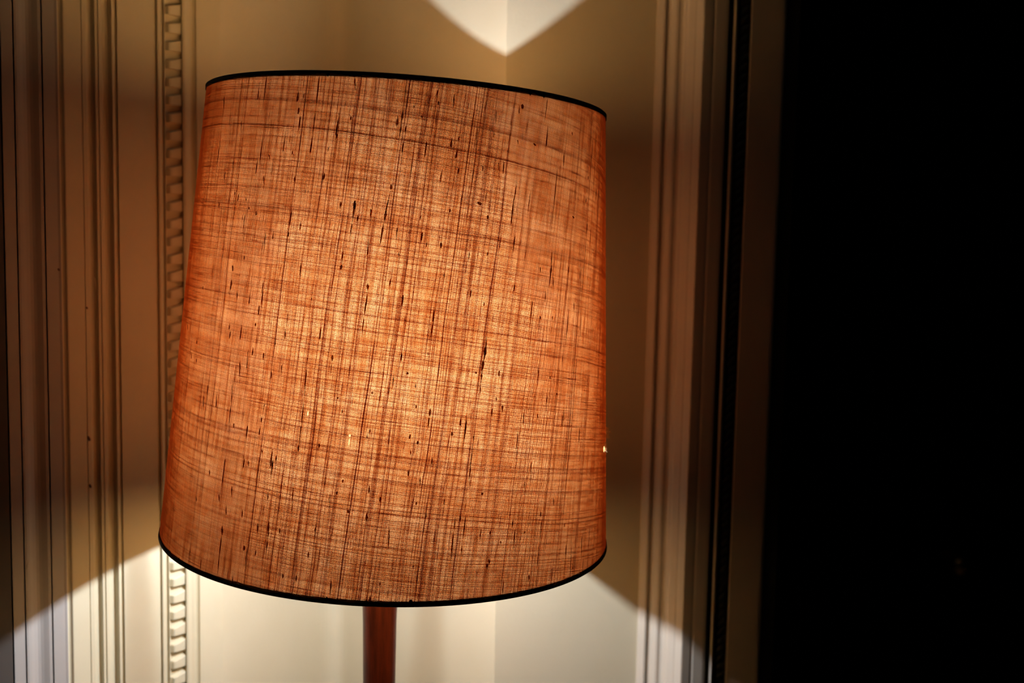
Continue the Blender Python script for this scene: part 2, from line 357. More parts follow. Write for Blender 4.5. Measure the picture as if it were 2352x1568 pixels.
SLUBS = [(-2.1669,335.3,-2.1677,325.8,0.95,0.75),(-2.1265,342,-2.1323,321.5,0.59,0.2),(-1.9468,332.4,-1.9518,324.9,1.75,0.75),(-1.9391,321.1,-1.9425,316.8,1.51,0.3),(-1.9216,330.1,-1.9253,325.5,0.52,0.3),(-1.9283,316,-1.9337,305.5,0.99,0.2),(-1.856,342,-1.8598,320.5,0.81,0.4),(-1.8598,320.5,-1.866,303.2,0.64,0.4),(-1.866,303.2,-1.8719,291.3,1.28,0.8),(-1.7515,321.6,-1.7635,303.4,1.27,0.92),(-1.7573,304.9,-1.7635,300.3,1.15,0.1),(-1.7917,296.1,-1.7931,292.6,0.92,0.3),(-1.7991,279.3,-1.8051,274.1,1.39,0.5),(-1.7037,316.7,-1.7032,313.9,1.15,0.5),(-2.2631,312.8,-2.2651,305.2,0.54,0.3),(-2.4307,330.7,-2.4181,317.1,0.74,0.1),(-2.4261,304.2,-2.4342,272.6,0.56,0.4),(-2.4306,294.9,-2.4306,289.9,0.87,0.5),(-2.3558,279.3,-2.3537,272.5,0.8,0.6),(-2.0764,290.2,-2.0657,286.7,0.83,0.3),(-2.2625,264.5,-2.2605,262.3,1.09,0.5),(-2.2316,264.2,-2.2392,258.2,0.97,0.8),(-2.1851,261.4,-2.1848,258.4,0.84,0.6),(-2.3786,257.8,-2.3756,252.8,0.87,0.5),(-1.9343,276.7,-1.9333,272.1,0.7,0.5),(-2.0937,276,-2.0874,269.5,0.83,0.3),(-2.1336,290.1,-2.1401,276.5,0.71,0.8),(-2.1173,302.6,-2.1239,282.5,0.65,0.6),(-1.9967,305.6,-2.0021,291.6,0.59,0.9),(-2.0485,286.2,-2.0525,276.8,0.53,0.5),(-1.7227,261.6,-1.7242,256.5,1.5,0.3),(-1.9537,293.5,-1.9559,290,0.7,0.6),(-1.8787,268.4,-1.8796,264.9,0.7,0.5),(-1.353,337.3,-1.3554,332.4,0.81,0.4),(-1.3462,330.2,-1.3469,327.4,1.15,0.5),(-1.281,335.8,-1.2848,325.4,1.04,0.4),(-1.4475,326.6,-1.4473,323.8,0.92,0.5),(-1.4909,323.2,-1.4951,314.1,1.26,0.5),(-1.5108,319.6,-1.5135,311.6,1.49,0.75),(-1.4944,314.1,-1.501,303.7,0.92,0.3),(-1.4757,312.6,-1.4778,307.7,1.03,0.4),(-1.5143,313.9,-1.4798,313.8,0.69,0.1),(-1.4143,319.9,-1.4138,318.2,1.04,0.5),(-1.4838,303.9,-1.4854,293.6,0.8,0.7),(-1.3877,303.9,-1.3959,291.2,1.15,0.3),(-1.3754,299.5,-1.3745,297.5,0.81,0.5),(-1.4427,294.1,-1.447,281.2,0.75,0.85),(-1.2849,307,-1.2871,300.6,1.39,0.75),(-1.2551,308.5,-1.257,305.6,0.81,0.5),(-1.2605,299.8,-1.2683,293.4,1.28,0.7),(-1.2519,287.8,-1.2519,284.6,1.4,0.5),(-1.1753,316.1,-1.1823,299.8,0.7,0.4),(-1.0923,328.5,-1.0947,319.7,0.82,0.3),(-1.1003,316.7,-1.1031,310,0.71,0.85),(-1.1665,266.8,-1.1465,265.3,1.99,0.6),(-1.0501,297,-1.0524,286.4,0.95,0.6),(-1.075,294.3,-1.0732,289,0.71,0.5),(-1.1482,292.1,-1.1463,286.9,0.7,0.5),(-0.9788,333.6,-0.981,327.6,0.84,0.7),(-1.5223,274.3,-1.5237,270.9,1.27,0.5),(-1.5237,270.9,-1.5364,258.3,0.75,0.8),(-1.6654,262.6,-1.6668,257,1.96,0.5),(-0.9839,282.6,-1.003,264.1,0.84,0.7),(-1.3189,287.5,-1.327,276.5,0.75,0.5),(-1.1909,341,-1.1807,339.8,0.82,0.5),(-1.5151,284.7,-1.5146,283.3,0.92,0.5),(-1.4829,342,-1.4888,324.4,0.63,0.3),(-1.6993,342,-1.6932,333.4,0.92,0.4),(-0.9636,334.7,-0.9631,331.5,2.03,0.6),(-0.8208,342,-0.8385,324.6,0.67,0.2),(-0.8181,322.6,-0.8256,308.6,0.98,0.9),(-0.7078,306.9,-0.7112,296.4,0.87,0.4),(-0.7528,293.9,-0.7831,256.2,0.8,0.3),(-0.9972,269,-1.0086,253.7,1.55,0.6),(-0.6394,263,-0.6249,261.6,1.26,0.6),(-1.1173,258.8,-1.1167,256.2,1.65,0.6),(-1.1354,259.8,-1.135,257.5,0.59,0.4),(-0.5151,276.9,-0.5195,273.7,0.9,0.5),(-0.9084,278.4,-0.9273,260.8,0.54,0.4),(-0.3876,285.5,-0.4007,276.2,0.66,0.4),(-0.4939,293.2,-0.4967,290.6,1.04,0.5),(-1.2808,261.1,-1.2809,258.8,0.93,0.4),(-0.7612,289.5,-0.7491,288.1,0.86,0.5),(-0.9008,309.7,-0.8856,308.2,1.21,0.5),(-0.6483,322.2,-0.6466,319.4,0.75,0.5),(-0.9841,310.7,-0.9812,307.2,0.72,0.3),(-2.161,254.9,-2.1609,252.8,1.08,0.5),(-2.117,252.2,-2.1168,249.2,1.19,0.6),(-2.1832,250,-2.1853,236.2,0.66,0.2),(-1.8906,246.8,-1.8912,240.4,0.87,0.3),(-2.0557,239.6,-2.057,223,0.77,0.3),(-2.0158,239.9,-2.0165,234,0.88,0.8),(-1.9423,239.4,-1.9439,236.4,1.4,0.4),(-1.9342,254.6,-1.9401,242.9,0.76,0.4),(-2.0811,228.1,-2.0798,226.4,0.83,0.5),(-2.1653,222,-2.1629,219,0.9,0.5),(-2.2323,214.7,-2.2255,210.5,1.58,0.65),(-2.227,205.6,-2.2327,197,1.7,0.5),(-1.7017,220.9,-1.7039,217.4,1.39,0.5),(-1.6999,231.3,-1.7017,220.9,0.63,0.5),(-2.0194,195.1,-2.0194,195,0.3,0.5),(-2.0473,206.5,-2.0444,188.2,0.83,0.5),(-2.057,189.8,-2.0572,183.3,1.42,0.6),(-2.0884,179.2,-2.0854,177.8,1.07,0.5),(-2.0684,177.8,-2.0658,175.4,1.07,0.5),(-2.1187,175.2,-2.1193,173.4,0.84,0.5),(-1.8171,198.8,-1.8173,195.3,0.76,0.4),(-1.8751,221.4,-1.8738,209.8,0.76,0.6),(-2.187,198.8,-2.1858,192.8,0.72,0.7),(-2.1127,197.4,-2.1122,189.9,0.6,0.9),(-2.2146,175.4,-2.216,170.6,1.03,0.7),(-2.2054,171.3,-2.208,164.6,1.09,0.7),(-1.9153,187.6,-1.9185,176.5,0.59,0.3),(-1.9213,176.4,-1.9213,168.9,1.05,0.6),(-1.769,179.7,-1.7707,171.1,1.04,0.75),(-2.6024,168.9,-2.5856,163.4,0.58,0.5),(-1.9937,201.9,-1.9943,200.1,0.82,0.5),(-2.4279,212.1,-2.2675,213.2,0.88,0.5),(-2.1416,175.4,-2.1441,165.3,0.66,0.8),(-2.453,198,-2.4535,195.1,0.75,0.5),(-1.6629,262.7,-1.6705,248.2,1.73,0.25),(-1.6705,248.2,-1.6778,235,0.98,0.1),(-1.5313,263.9,-1.5407,255.3,0.92,0.9),(-1.5362,257.6,-1.544,249.5,1.73,0.35),(-1.544,249.5,-1.5545,233.9,1.44,0.3),(-1.5987,258.1,-1.5982,251.8,1.04,0.2),(-1.6489,253,-1.6516,249,0.86,0.3),(-1.4887,247.8,-1.4919,239.1,0.81,0.4),(-1.3888,245.3,-1.3922,238.4,1.27,0.4),(-1.3973,256.2,-1.3998,252.7,0.69,0.5),(-1.3119,239.7,-1.3118,235.1,1.51,0.45),(-1.5928,209.9,-1.593,204.8,1.5,0.4),(-1.593,204.8,-1.5951,195,1.04,0.9),(-1.5966,197.2,-1.5991,188.6,1.15,0.3),(-1.6005,188.6,-1.6048,173.5,0.69,0.3),(-1.4522,203.8,-1.4548,195.2,1.27,0.2),(-1.1922,234.5,-1.1969,226.8,0.76,0.3),(-1.1792,209.4,-1.1836,203.5,0.94,0.4),(-1.5042,214.3,-1.5091,207.9,0.86,0.4),(-1.294,219.1,-1.2939,215.6,0.99,0.4),(-1.3295,196.7,-1.3321,186.3,0.99,0.7),(-1.3321,186.3,-1.3398,175.3,0.7,0.3),(-1.72,197,-1.7017,196.4,0.93,0.6),(-1.5997,241.5,-1.603,226.5,0.75,0.6),(-1.3675,239.2,-1.3733,234.5,0.69,0.4),(-1.3809,204.4,-1.3855,202.1,0.58,0.5),(-1.4799,231.2,-1.4777,227.8,0.69,0.3),(-0.9868,246.5,-0.9958,234.5,0.72,0.3),(-1.1134,235.4,-1.1151,231.8,0.94,0.6),(-0.7808,236.5,-0.7853,227.3,0.93,0.7),(-0.7826,227.9,-0.7947,213.1,1.73,0.2),(-0.7705,220,-0.7711,210.1,0.81,0.3),(-0.8489,226.4,-0.8494,222.1,0.86,0.5),(-0.9837,214.3,-0.9863,208.9,1.08,0.4),(-0.6673,227.7,-0.6701,221.5,0.82,0.4),(-0.6612,197.6,-0.6818,171.8,0.7,0.4),(-0.5579,193.4,-0.5725,171.6,0.58,0.4),(-0.8471,192.5,-0.8443,190.7,1.23,0.5),(-0.773,192.8,-0.7737,189.1,0.74,0.4),(-1.1079,180.6,-1.109,172.3,0.83,0.9),(-1.1085,173.5,-1.1154,164.7,2.02,0.5),(-0.8906,205,-0.902,184.3,0.73,0.3),(-1.1704,239.9,-1.1567,239.1,1.41,0.3),(-0.5046,259.1,-0.5089,252,0.84,0.4),(-0.4642,255.5,-0.474,242.5,0.65,0.4),(-0.6236,202.5,-0.623,194.9,0.64,0.3),(-1.1237,201.8,-1.123,198.2,0.95,0.5),(-0.6419,210.2,-0.5984,209.6,1.01,0.5),(-0.8157,210,-0.8199,201.4,0.62,0.4),(-2.4596,159,-2.4572,156.2,0.82,0.5),(-2.5056,149.5,-2.5012,144.4,0.89,0.5),(-2.4462,146.3,-2.4427,142.5,0.76,0.4),(-2.1321,151.5,-2.1292,139.5,1.08,0.35),(-2.0949,161.2,-2.0939,146.2,0.78,0.9),(-2.0691,161.6,-2.0709,155.9,1.07,0.8),(-2.014,159,-2.0142,153.7,1.06,0.3),(-1.9642,170.5,-1.9636,164.3,0.94,0.85),(-1.9701,148,-1.9687,142.1,1,0.5),(-2.1645,138.2,-2.1623,120.6,0.72,0.4),(-2.1623,120.6,-2.1648,107.2,0.6,0.3),(-2.3271,130.8,-2.3221,120.9,0.74,0.2),(-2.2566,127.5,-2.2537,116.5,0.92,0.85),(-2.3488,122.8,-2.34,111.7,0.62,0.4),(-1.715,161.8,-1.7151,157.8,1.39,0.5),(-1.8168,152.8,-1.8171,129.5,0.81,0.3),(-1.8195,130.6,-1.8206,113.1,0.99,0.5),(-1.8212,114.2,-1.8262,97.2,0.82,0.1),(-1.827,101.2,-1.8256,96,1.17,0.5),(-2.137,108.8,-2.1355,105.5,1.2,0.4),(-1.9994,116.6,-1.9978,112.4,1.18,0.5),(-2.0014,110,-2.0034,104,1.07,0.85),(-1.9907,125.7,-1.9911,122.7,0.83,0.6),(-2.3469,98.7,-2.3161,99.2,1.24,0.4),(-2.0618,109.2,-2.0646,99.5,0.95,0.2),(-1.9845,95.5,-1.9824,92,0.89,0.5),(-1.9369,96,-1.9401,83.5,1.65,0.65),(-1.9306,89.7,-1.9333,82,1.18,0.5),(-1.9178,92.3,-1.9161,87.6,1.06,0.5),(-2.0654,86.9,-2.0665,80.2,1.43,0.4),(-2.0434,86.3,-2.0418,81.5,1.19,0.5),(-2.1671,83.4,-2.1698,75.5,0.91,0.3),(-1.9235,152.9,-1.9254,145.2,0.76,0.3),(-2.031,124.2,-2.0321,122.4,0.71,0.5),(-1.7157,156.6,-1.7182,147.9,0.52,0.2),(-1.684,134.7,-1.6808,133.6,1.27,0.5),(-1.4479,166.3,-1.4485,160.3,1.27,0.4),(-1.3448,167.6,-1.3458,164.7,0.87,0.4),(-1.4221,153.8,-1.4206,152.1,1.39,0.6),(-1.3268,131.1,-1.3287,124.6,1.51,0.5),(-1.3304,124.6,-1.3335,116.5,0.87,0.2),(-1.3838,132.6,-1.3825,130.2,0.81,0.5),(-1.149,155.1,-1.1487,153.4,1.18,0.5),(-1.6622,127.7,-1.6628,124.5,0.98,0.7),(-1.6318,129.3,-1.6305,127.5,0.69,0.5),(-1.5526,116.2,-1.5537,112.2,0.98,0.4),(-1.5614,112.1,-1.5619,108.6,0.98,0.5),(-1.4007,113.3,-1.4022,110.1,1.28,0.5),(-1.3691,109.1,-1.3702,106.7,1.51,0.4),(-1.2382,115.1,-1.2387,112.5,1.53,0.5),(-1.2057,125.4,-1.2061,118.9,1.06,0.9),(-1.1822,125.9,-1.1864,111.2,1,0.4),(-1.7436,103.9,-1.7429,100.4,0.87,0.5),(-1.4741,151.1,-1.475,143,0.81,0.3),(-1.312,98.4,-1.3121,91.9,0.88,0.5),(-1.3876,146.5,-1.389,143,0.93,0.5),(-1.552,140,-1.5515,138.2,1.27,0.5),(-1.6076,162.2,-1.4501,162,0.58,0.5),(-1.4272,117.8,-1.2872,117.7,0.58,0.5),(-1.3963,103.4,-1.3946,99.3,0.7,0.5),(-1.1079,170.5,-1.1179,161.6,1.66,0.3),(-1.1181,162.8,-1.1241,153.9,2.13,0.3),(-1.1234,154.5,-1.1265,146.8,1.3,0.2),(-1.1273,146.8,-1.1288,138.5,0.53,0.2),(-1.0464,155.9,-1.0473,151.7,1.43,0.55),(-0.8529,159.8,-0.8534,152.4,0.74,0.7),(-0.7837,150.6,-0.7834,148.5,0.99,0.5),(-0.7407,138.4,-0.7405,136.8,1.25,0.5),(-0.9296,135.9,-0.9228,135.5,1.34,0.5),(-0.8571,135.3,-0.8497,134.8,1.35,0.5),(-1.0274,132.8,-1.0286,127.4,1.44,0.4),(-1.0574,138,-1.0574,135.3,0.96,0.5),(-1.0732,130.6,-1.0753,124.7,0.89,0.4),(-0.7978,139,-0.8054,122.9,0.68,0.3),(-0.9221,130.9,-0.9271,118.1,0.91,0.8),(-1.1831,121.5,-1.1909,106.7,1,0.3),(-0.5668,111.3,-0.5752,98.5,1.04,0.5),(-0.6884,127.6,-0.6922,114.9,0.7,0.4),(-0.699,122.7,-0.7043,113.9,0.88,0.4),(-0.851,125.3,-0.8504,120.4,0.86,0.4),(-1.1484,113.7,-1.151,108.3,0.95,0.4),(-1.151,108.3,-1.1619,88.8,0.83,0.7),(-0.9512,117.2,-0.9587,94.7,0.67,0.4),(-0.8812,93,-0.8854,78.3,0.68,0.2),(-0.7322,128.2,-0.732,126.3,0.88,0.5),(-0.5587,145.3,-0.557,143.9,0.91,0.5),(-0.9661,129.4,-0.9746,128.9,0.85,0.5),(-1.9305,87.9,-1.9344,76.5,1.29,0.2),(-2.2559,73.2,-2.252,69,1.04,0.5),(-2.1163,66.7,-2.1141,58.9,1.08,0.3),(-2.168,77.9,-2.1731,64.3,0.85,0.3),(-2.1847,59,-2.1794,53.7,1.03,0.4),(-2.1393,53.2,-2.1341,46.1,1.09,0.8),(-2.0534,52.9,-2.0519,46.4,0.96,0.4),(-2.1507,38.2,-2.1458,31.6,2.06,0.45),(-2.1483,31.5,-2.1519,16.1,1.03,0.3),(-2.1519,16.1,-2.1504,3.9,0.67,0.3),(-1.9759,45.7,-1.9743,39.2,1.07,0.35),(-1.9264,48.9,-1.9267,35.8,1.53,0.4),(-1.9267,35.8,-1.9276,22.7,0.77,0.2),(-1.8787,45.4,-1.8775,40.7,0.88,0.5),(-2.029,29.1,-2.029,25.4,1.55,0.6),(-1.7365,49.1,-1.7357,44.4,1.05,0.4),(-1.7567,32.3,-1.7566,27.6,1.17,0.4),(-1.852,15.9,-1.8511,12.4,1.17,0.5),(-1.7972,16.1,-1.7969,11.4,0.99,0.5),(-1.974,27.8,-1.9758,23.6,0.83,0.5),(-2.0744,7.5,-2.0706,1.6,0.84,0.8),(-1.9418,68.1,-1.9406,62.1,0.94,0.6),(-2.0137,32,-2.0181,10.8,0.65,0.4),(-2.3315,52.4,-2.3251,47.7,0.75,0.5),(-1.8746,75.6,-1.874,72.9,0.82,0.5),(-1.7851,78.5,-1.7514,78.5,0.82,0.4),(-1.8377,78.1,-1.8336,53.5,0.64,0.4),(-2.2566,11.7,-2.2548,3,0.74,0.7),(-1.401,89.5,-1.4,86,1.28,0.4),(-1.6635,73.5,-1.6633,71.2,1.28,0.5),(-1.6435,81.6,-1.6433,79.3,0.93,0.5),(-1.5432,79.9,-1.5432,73.5,1.16,0.7),(-1.5011,72.1,-1.5002,68,1.16,0.4),(-1.6163,61.9,-1.6156,59.9,1.62,0.5),(-1.5465,61.2,-1.5469,54.2,1.51,0.4),(-1.3646,69.2,-1.365,66.9,1.05,0.5),(-1.3547,85.6,-1.3547,79.1,0.93,0.4),(-1.3308,77.7,-1.3288,76.5,1.17,0.5),(-1.3273,63.3,-1.327,58.1,0.88,0.6),(-1.2592,70.8,-1.2596,65,0.82,0.3),(-1.194,60.4,-1.1936,55.1,0.89,0.4),(-1.1723,59.1,-1.1801,44.3,1.01,0.4),(-1.2147,58.2,-1.2164,49.4,0.83,0.4),(-1.2181,49.4,-1.2256,26.9,1.18,0.4),(-1.4599,51.4,-1.4623,36.8,0.87,0.4),(-1.4855,15.9,-1.4869,12.7,0.93,0.3),(-1.6631,15.4,-1.6636,3.1,0.99,0.3),(-1.5185,7.2,-1.5199,1.3,1.28,0.5),(-1.3667,27.6,-1.3667,24.7,0.88,0.3),(-1.5932,32.7,-1.592,31.3,0.7,0.5),(-1.6875,72.2,-1.6892,58.8,0.58,0.4),(-1.5114,32.4,-1.5104,31.2,0.81,0.5),(-1.1829,40.2,-1.1849,32.4,0.65,0.5),(-1.1073,74.2,-1.107,72.4,1.67,0.5),(-0.913,81,-0.915,73.1,0.73,0.7),(-0.8255,56.4,-0.826,52,1.12,0.5),(-0.82,51.2,-0.8302,34,0.75,0.4),(-0.8312,34,-0.8427,16.8,0.68,0.3),(-0.9677,54.4,-0.9701,48.4,0.97,0.4),(-0.956,46.9,-0.9622,31.1,0.97,0.3),(-0.9081,44.6,-0.911,42.8,1.1,0.5),(-1.0693,29.5,-1.0704,24.7,1.56,0.5),(-1.0764,26.6,-1.0781,21.2,1.2,0.4),(-0.8831,13.9,-0.8843,9.3,1.48,0.35),(-0.6798,44.1,-0.6796,41.2,0.77,0.5),(-0.6661,28.2,-0.6714,17.4,1.02,0.4),(-0.6277,32.7,-0.6373,2.4,0.64,0.7),(-1.0213,40.2,-1.021,38.4,1.09,0.5),(-1.0685,47.6,-1.0689,45.2,0.96,0.5),(-1.0047,14.9,-1.0068,2.8,0.85,0.8),(-0.7522,64.6,-0.7532,58.3,0.63,0.4),(-0.5476,31,-0.5465,12.4,0.52,0.4),(-1.1595,95.1,-1.1615,77.3,0.83,0.3),(-1.1068,50.5,-1.1125,41,0.66,0.4)]

# ------------------------------------------------------------------ plan of the corner
# slope(px): x/y in plan for a column of the photograph's middle row
def ray_dir(px, py=784):
    d = FW + RT * ((px - 1176) / F_PX) - UP * ((py - 784) / F_PX)
    return Vector((d.x, d.y))
class Wall:
    """vertical plane n.X = D seen from the camera's side; the room lies on the -n side"""
    def __init__(s, n, D): s.n = Vector(n).normalized(); s.D = D
    def at(s, px, d=0.0):
        r = ray_dir(px); t = (s.D - d) / r.dot(s.n); p = r * t
        return (p.x, p.y)
    def along(s, y, d=0.0):             # point of given y (walls that run away from the camera)
        return ((s.D - d - s.n.y * y) / s.n.x, y)
SIDE = Wall((-0.750875, 0.660444), 0.875)
SPLAY = Wall((0.607738, 0.794137), 0.814332)
RIGHT = Wall((-0.26543, 0.96413), 1.000201)
Z0, Z1 = 0.0, 2.75
MM = .001

def moulding(name, pts, back, mat, label=None, z0=Z0, z1=Z1, parent=None):
    """pts: face outline left to right as seen; back: outline behind it"""
    o = prism(name, list(pts) + list(back), z0, z1, mat, parent)
    if parent is None: tag(o, label, kind='structure')
    return o

B = -45 * MM      # depth of the hidden back
def side_back(p1, p0): return [SIDE.at(p1, B), SIDE.at(p0, B)]

# --- canted wall on the left: cool white framing with dark joints, then cream woodwork
def S(px, d=0): return SIDE.at(px, d * MM)
SD = Vector((0.660444, 0.750875)); SC = Vector(SIDE.at(509, 0)); SN = Vector((-0.750875, 0.660444))
def sp(t, d):                       # t metres back along the wall from its far corner
    p = SC - SD * t + SN * d
    return (p.x, p.y)
wall_left = prism('wall_left', [sp(2.9, .045), sp(2.9, .16), sp(-.02, .16), sp(-.02, .045)], Z0, Z1, MAT['cream_side'])
tag(wall_left, kind='structure')
F = -4
trim = 0
def trim_name():
    global trim; trim += 1; return 'trim_%d' % trim
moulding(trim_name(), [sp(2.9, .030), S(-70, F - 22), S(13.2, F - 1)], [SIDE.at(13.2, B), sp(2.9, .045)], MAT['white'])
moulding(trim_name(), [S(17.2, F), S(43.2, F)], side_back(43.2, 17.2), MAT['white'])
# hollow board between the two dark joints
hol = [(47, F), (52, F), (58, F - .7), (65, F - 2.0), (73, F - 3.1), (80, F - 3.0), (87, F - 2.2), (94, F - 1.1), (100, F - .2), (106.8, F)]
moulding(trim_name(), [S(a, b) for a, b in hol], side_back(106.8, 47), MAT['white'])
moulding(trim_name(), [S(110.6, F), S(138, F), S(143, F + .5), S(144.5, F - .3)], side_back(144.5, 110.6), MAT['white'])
# cream stile with stepped mouldings
st = [(144.5, F - 2.6), (147, F - 3.0), (151, F - 2.3), (156.5, F - .2), (159, F), (195.6, F), (196.2, F - .8), (198.2, F - .8), (198.8, F), (207.5, F),
      (209.5, F - .6), (213, F - 2.4), (218, F - 3.2), (222.5, F - 2.0), (226.5, F + 1.0), (228, F + 1.6), (232.6, F + 1.6), (233.2, F + .4), (235.6, F + .4), (236.2, F + 1.6),
      (243, F + 1.4), (246.5, F + .2), (251, F - 1.3), (256, F - 1.2), (260.5, F + .8), (264, F + 3.4), (266, F + 4.2), (271.5, F + 4.0)]
moulding(trim_name(), [S(a, b) for a, b in st], side_back(271.5, 144.5), MAT['cream_side'])
# broad flat panel, then the bead and the carved strip
moulding(trim_name(), [S(278, 0), S(360, 0)], side_back(360, 278), MAT['cream_side'])
bead = [(366.3, 0), (368, 1.2), (371.5, 1.6), (375, 1.0), (376.5, -.4), (377.5, -3.2), (382, -3.4), (383, -.6)]
moulding(trim_name(), [S(a, b) for a, b in bead], side_back(383, 366.3), MAT['cream_side'])
# strip that carries the carved leaf pieces, with its round bead and fillet
cv = [(383, -.6), (385, -4.0), (420, -4.0), (422, .5), (424, 2.4), (429, 3.2), (434, 2.6), (438.5, .8), (441, -2.4), (446, -4.0), (451, -2.6), (455.5, 0), (458, 0), (480, 0), (509, 0)]
carved = moulding(trim_name(), [S(a, b) for a, b in cv], side_back(509, 383), MAT['cream_side'])
# joints between the boards
for a, b, c in ((13.2, 17.2, -12), (43.2, 47, -11), (106.8, 110.6, -11), (271.5, 278, -2.6), (360, 366.3, -1.7)):
    moulding(trim_name(), [S(a, c), S(b, c)], side_back(b, a), MAT['white'] if b < 150 else MAT['cream_side'])

# little dents and paint runs in the old woodwork (found on the side wall by column and row)
def spot(name, px, py, rx, rz, d, mat, lean=0.0, label=None):
    rd = FW + RT * ((px - 1176) / F_PX) - UP * ((py - 784) / F_PX)
    t_ = (SIDE.D - d) / (SIDE.n.x * rd.x + SIDE.n.y * rd.y)
    c = rd * t_ + Vector((0, 0, ZC))
    a3 = Vector((SD.x, SD.y, 0)); n3 = -Vector((SN.x, SN.y, 0))
    vs, fs = [c + n3 * (rx * .35)], []
    for k_ in range(12):
        g_ = 2 * PI * k_ / 12
        vs.append(c + a3 * (rx * math.cos(g_) + lean * rz * math.sin(g_)) + Vector((0, 0, rz * math.sin(g_))) - n3 * .0004)
        fs.append((0, 1 + k_, 1 + (k_ + 1) % 12))
    o = mesh_obj(name, vs, fs, mat, wall_left, smooth=True)
    if label: o['label'] = label
    return o
for px_, py_, rx_, rz_ in ((136, 619, .0012, .0012), (200, 707, .0010, .0012), (205, 1007, .0013, .0024), (208, 1116, .0011, .0020)):
    spot('dent', px_, py_, rx_, rz_, F * MM + .0006, MAT['umber_dark'], -.3, 'small dark dent')
spot('paint_run', 63, 1300, .0016, .0062, -.0040, MAT['white'], .15, 'raised run of paint')
spot('paint_run', 222, 655, .0018, .0075, -.0052, MAT['cream_side'], -.25, 'raised run of paint')

# --- carved pieces: a little tilted tongue with a shadowed undercut, repeated up the strip
pa, pb = Vector(S(385.5, -3.6)), Vector(S(420.5, -3.6))
ew = (pb - pa); wid = ew.length; ew = Vector((ew.x, ew.y, 0)).normalized()
en = Vector((ew.y, -ew.x, 0))                       # out of the strip, towards the room
if en.y > 0: en = -en
PITCH = .01635
def carved_mesh():
    bm = bmesh.new(); nx, nz = 11, 9
    rows = []
    for j in range(nz):
        row = []
        for i in range(nx):
            s = i / (nx - 1)
            cut = .40 + .26 * s                     # the scoop under the next piece starts lower on the left
            w = (0, cut * .5, cut - .02, cut + .02, cut + .06, cut + .10, cut + .10 + (.9 - cut) * .35, cut + .10 + (.9 - cut) * .7, 1.0)[j]
            side = min(1.0, min(s, 1 - s) / .13); side = side * side * (3 - 2 * side)
            lip = .0002 + (.0036 + .0006 * w) * side
            prof = (lip, lip, lip, lip * .9, lip * .5, -.0004, -.0018, -.0020, -.0020)[j]
            row.append(bm.verts.new(ew * (s * wid) + en * prof + Vector((0, 0, w * PITCH * .985))))
        rows.append(row)
    backs = []
    for j in (0, nz - 1):
        backs.append([bm.verts.new(Vector((v.co.x, v.co.y, v.co.z)) - en * (.0015 + (rows[j][i].co - ew * (i / (nx - 1) * wid)).dot(en))) for i, v in enumerate(rows[j])])
    for j in range(nz - 1):
        for i in range(nx - 1):
            bm.faces.new((rows[j][i], rows[j][i + 1], rows[j + 1][i + 1], rows[j + 1][i]))
    for i in range(nx - 1):
        bm.faces.new((rows[nz - 1][i], rows[nz - 1][i + 1], backs[1][i + 1], backs[1][i]))
        bm.faces.new((backs[0][i], backs[0][i + 1], rows[0][i + 1], rows[0][i]))
    bmesh.ops.recalc_face_normals(bm, faces=bm.faces[:])
    me = bpy.data.meshes.new('carved_leaf'); bm.to_mesh(me); bm.free(); me.materials.append(MAT['cream_side']); return me
cm = carved_mesh()
k = 0; z = ZC - 90 * PITCH
while z < Z1 - .03:
    o = bpy.data.objects.new('carved_leaf', cm); scene.collection.objects.link(o)
    o.parent = carved; o.location = (pa.x, pa.y, z); z += PITCH; k += 1

# --- splayed panel (behind the lamp) and the panel to the right of the arris
q0 = SIDE.at(509); qm = SPLAY.at(770); qc = (-0.011516, 1.034243); q1 = RIGHT.at(1484.5)
def bez(a, c_, d, n):
    return [tuple((1 - t_) ** 2 * a[k_] + 2 * t_ * (1 - t_) * c_[k_] + t_ * t_ * d[k_] for k_ in (0, 1)) for t_ in [i_ / n for i_ in range(n + 1)]]
def lerp2(a, c_, t_): return (a[0] + (c_[0] - a[0]) * t_, a[1] + (c_[1] - a[1]) * t_)
bend = bez(lerp2(qm, q0, .16), qm, SPLAY.at(800), 8)      # the plaster turns softly here
wn = prism('wall_recess', [q0] + bend[:5] + [(qm[0] + .01, qm[1] + .06), (q0[0] - .06, q0[1] + .02)], Z0, Z1, MAT['cream'])
tag(wn, kind='structure')
wb = prism('wall_back', bend[4:] + [qc, SPLAY.at(1150, -.05), (qm[0] + .01, qm[1] + .06)], Z0, Z1, MAT['cream'])
tag(wb, kind='structure')
wr = prism('wall_right', [qc, q1, RIGHT.at(1492, -.06), (qc[0] + .0, qc[1] + .06)], Z0, Z1, MAT['cream'])
tag(wr, kind='structure')

# --- white architrave on the right: side face towards the lamp, then the face turned away
T0 = Vector(q1); tdir = Vector((math.cos(.60), -math.sin(.60))); tn = Vector((tdir.y, -tdir.x))   # tn points into the wall
tn = Vector((math.sin(.60), math.cos(.60)))
ARCH = Wall(tn, tn.dot(T0))
def A(px, d=0): return ARCH.at(px, d * MM)
ar = [(1484.6, 0), (1486, 2.0), (1490, 3.2), (1501, 3.2), (1505, 1.8), (1506, -3.6), (1513, -3.6), (1515, 1.6), (1519, 3.2), (1529, 3.4), (1534, 2.2),
      (1538, -.6), (1544, -1.8), (1550, -.8), (1553, 2.6), (1557, 3.4), (1572, 3.4), (1574, 3.0), (1580, 3.2), (1590, 3.4)]
tp = [A(a, b) for a, b in ar]
T1 = Vector(tp[-1]); fa = .47
fn = Vector((-math.sin(fa), math.cos(fa)))
FACE = Wall(fn, fn.dot(T1))
def Fc(px, d=0): return FACE.at(px, d * MM)
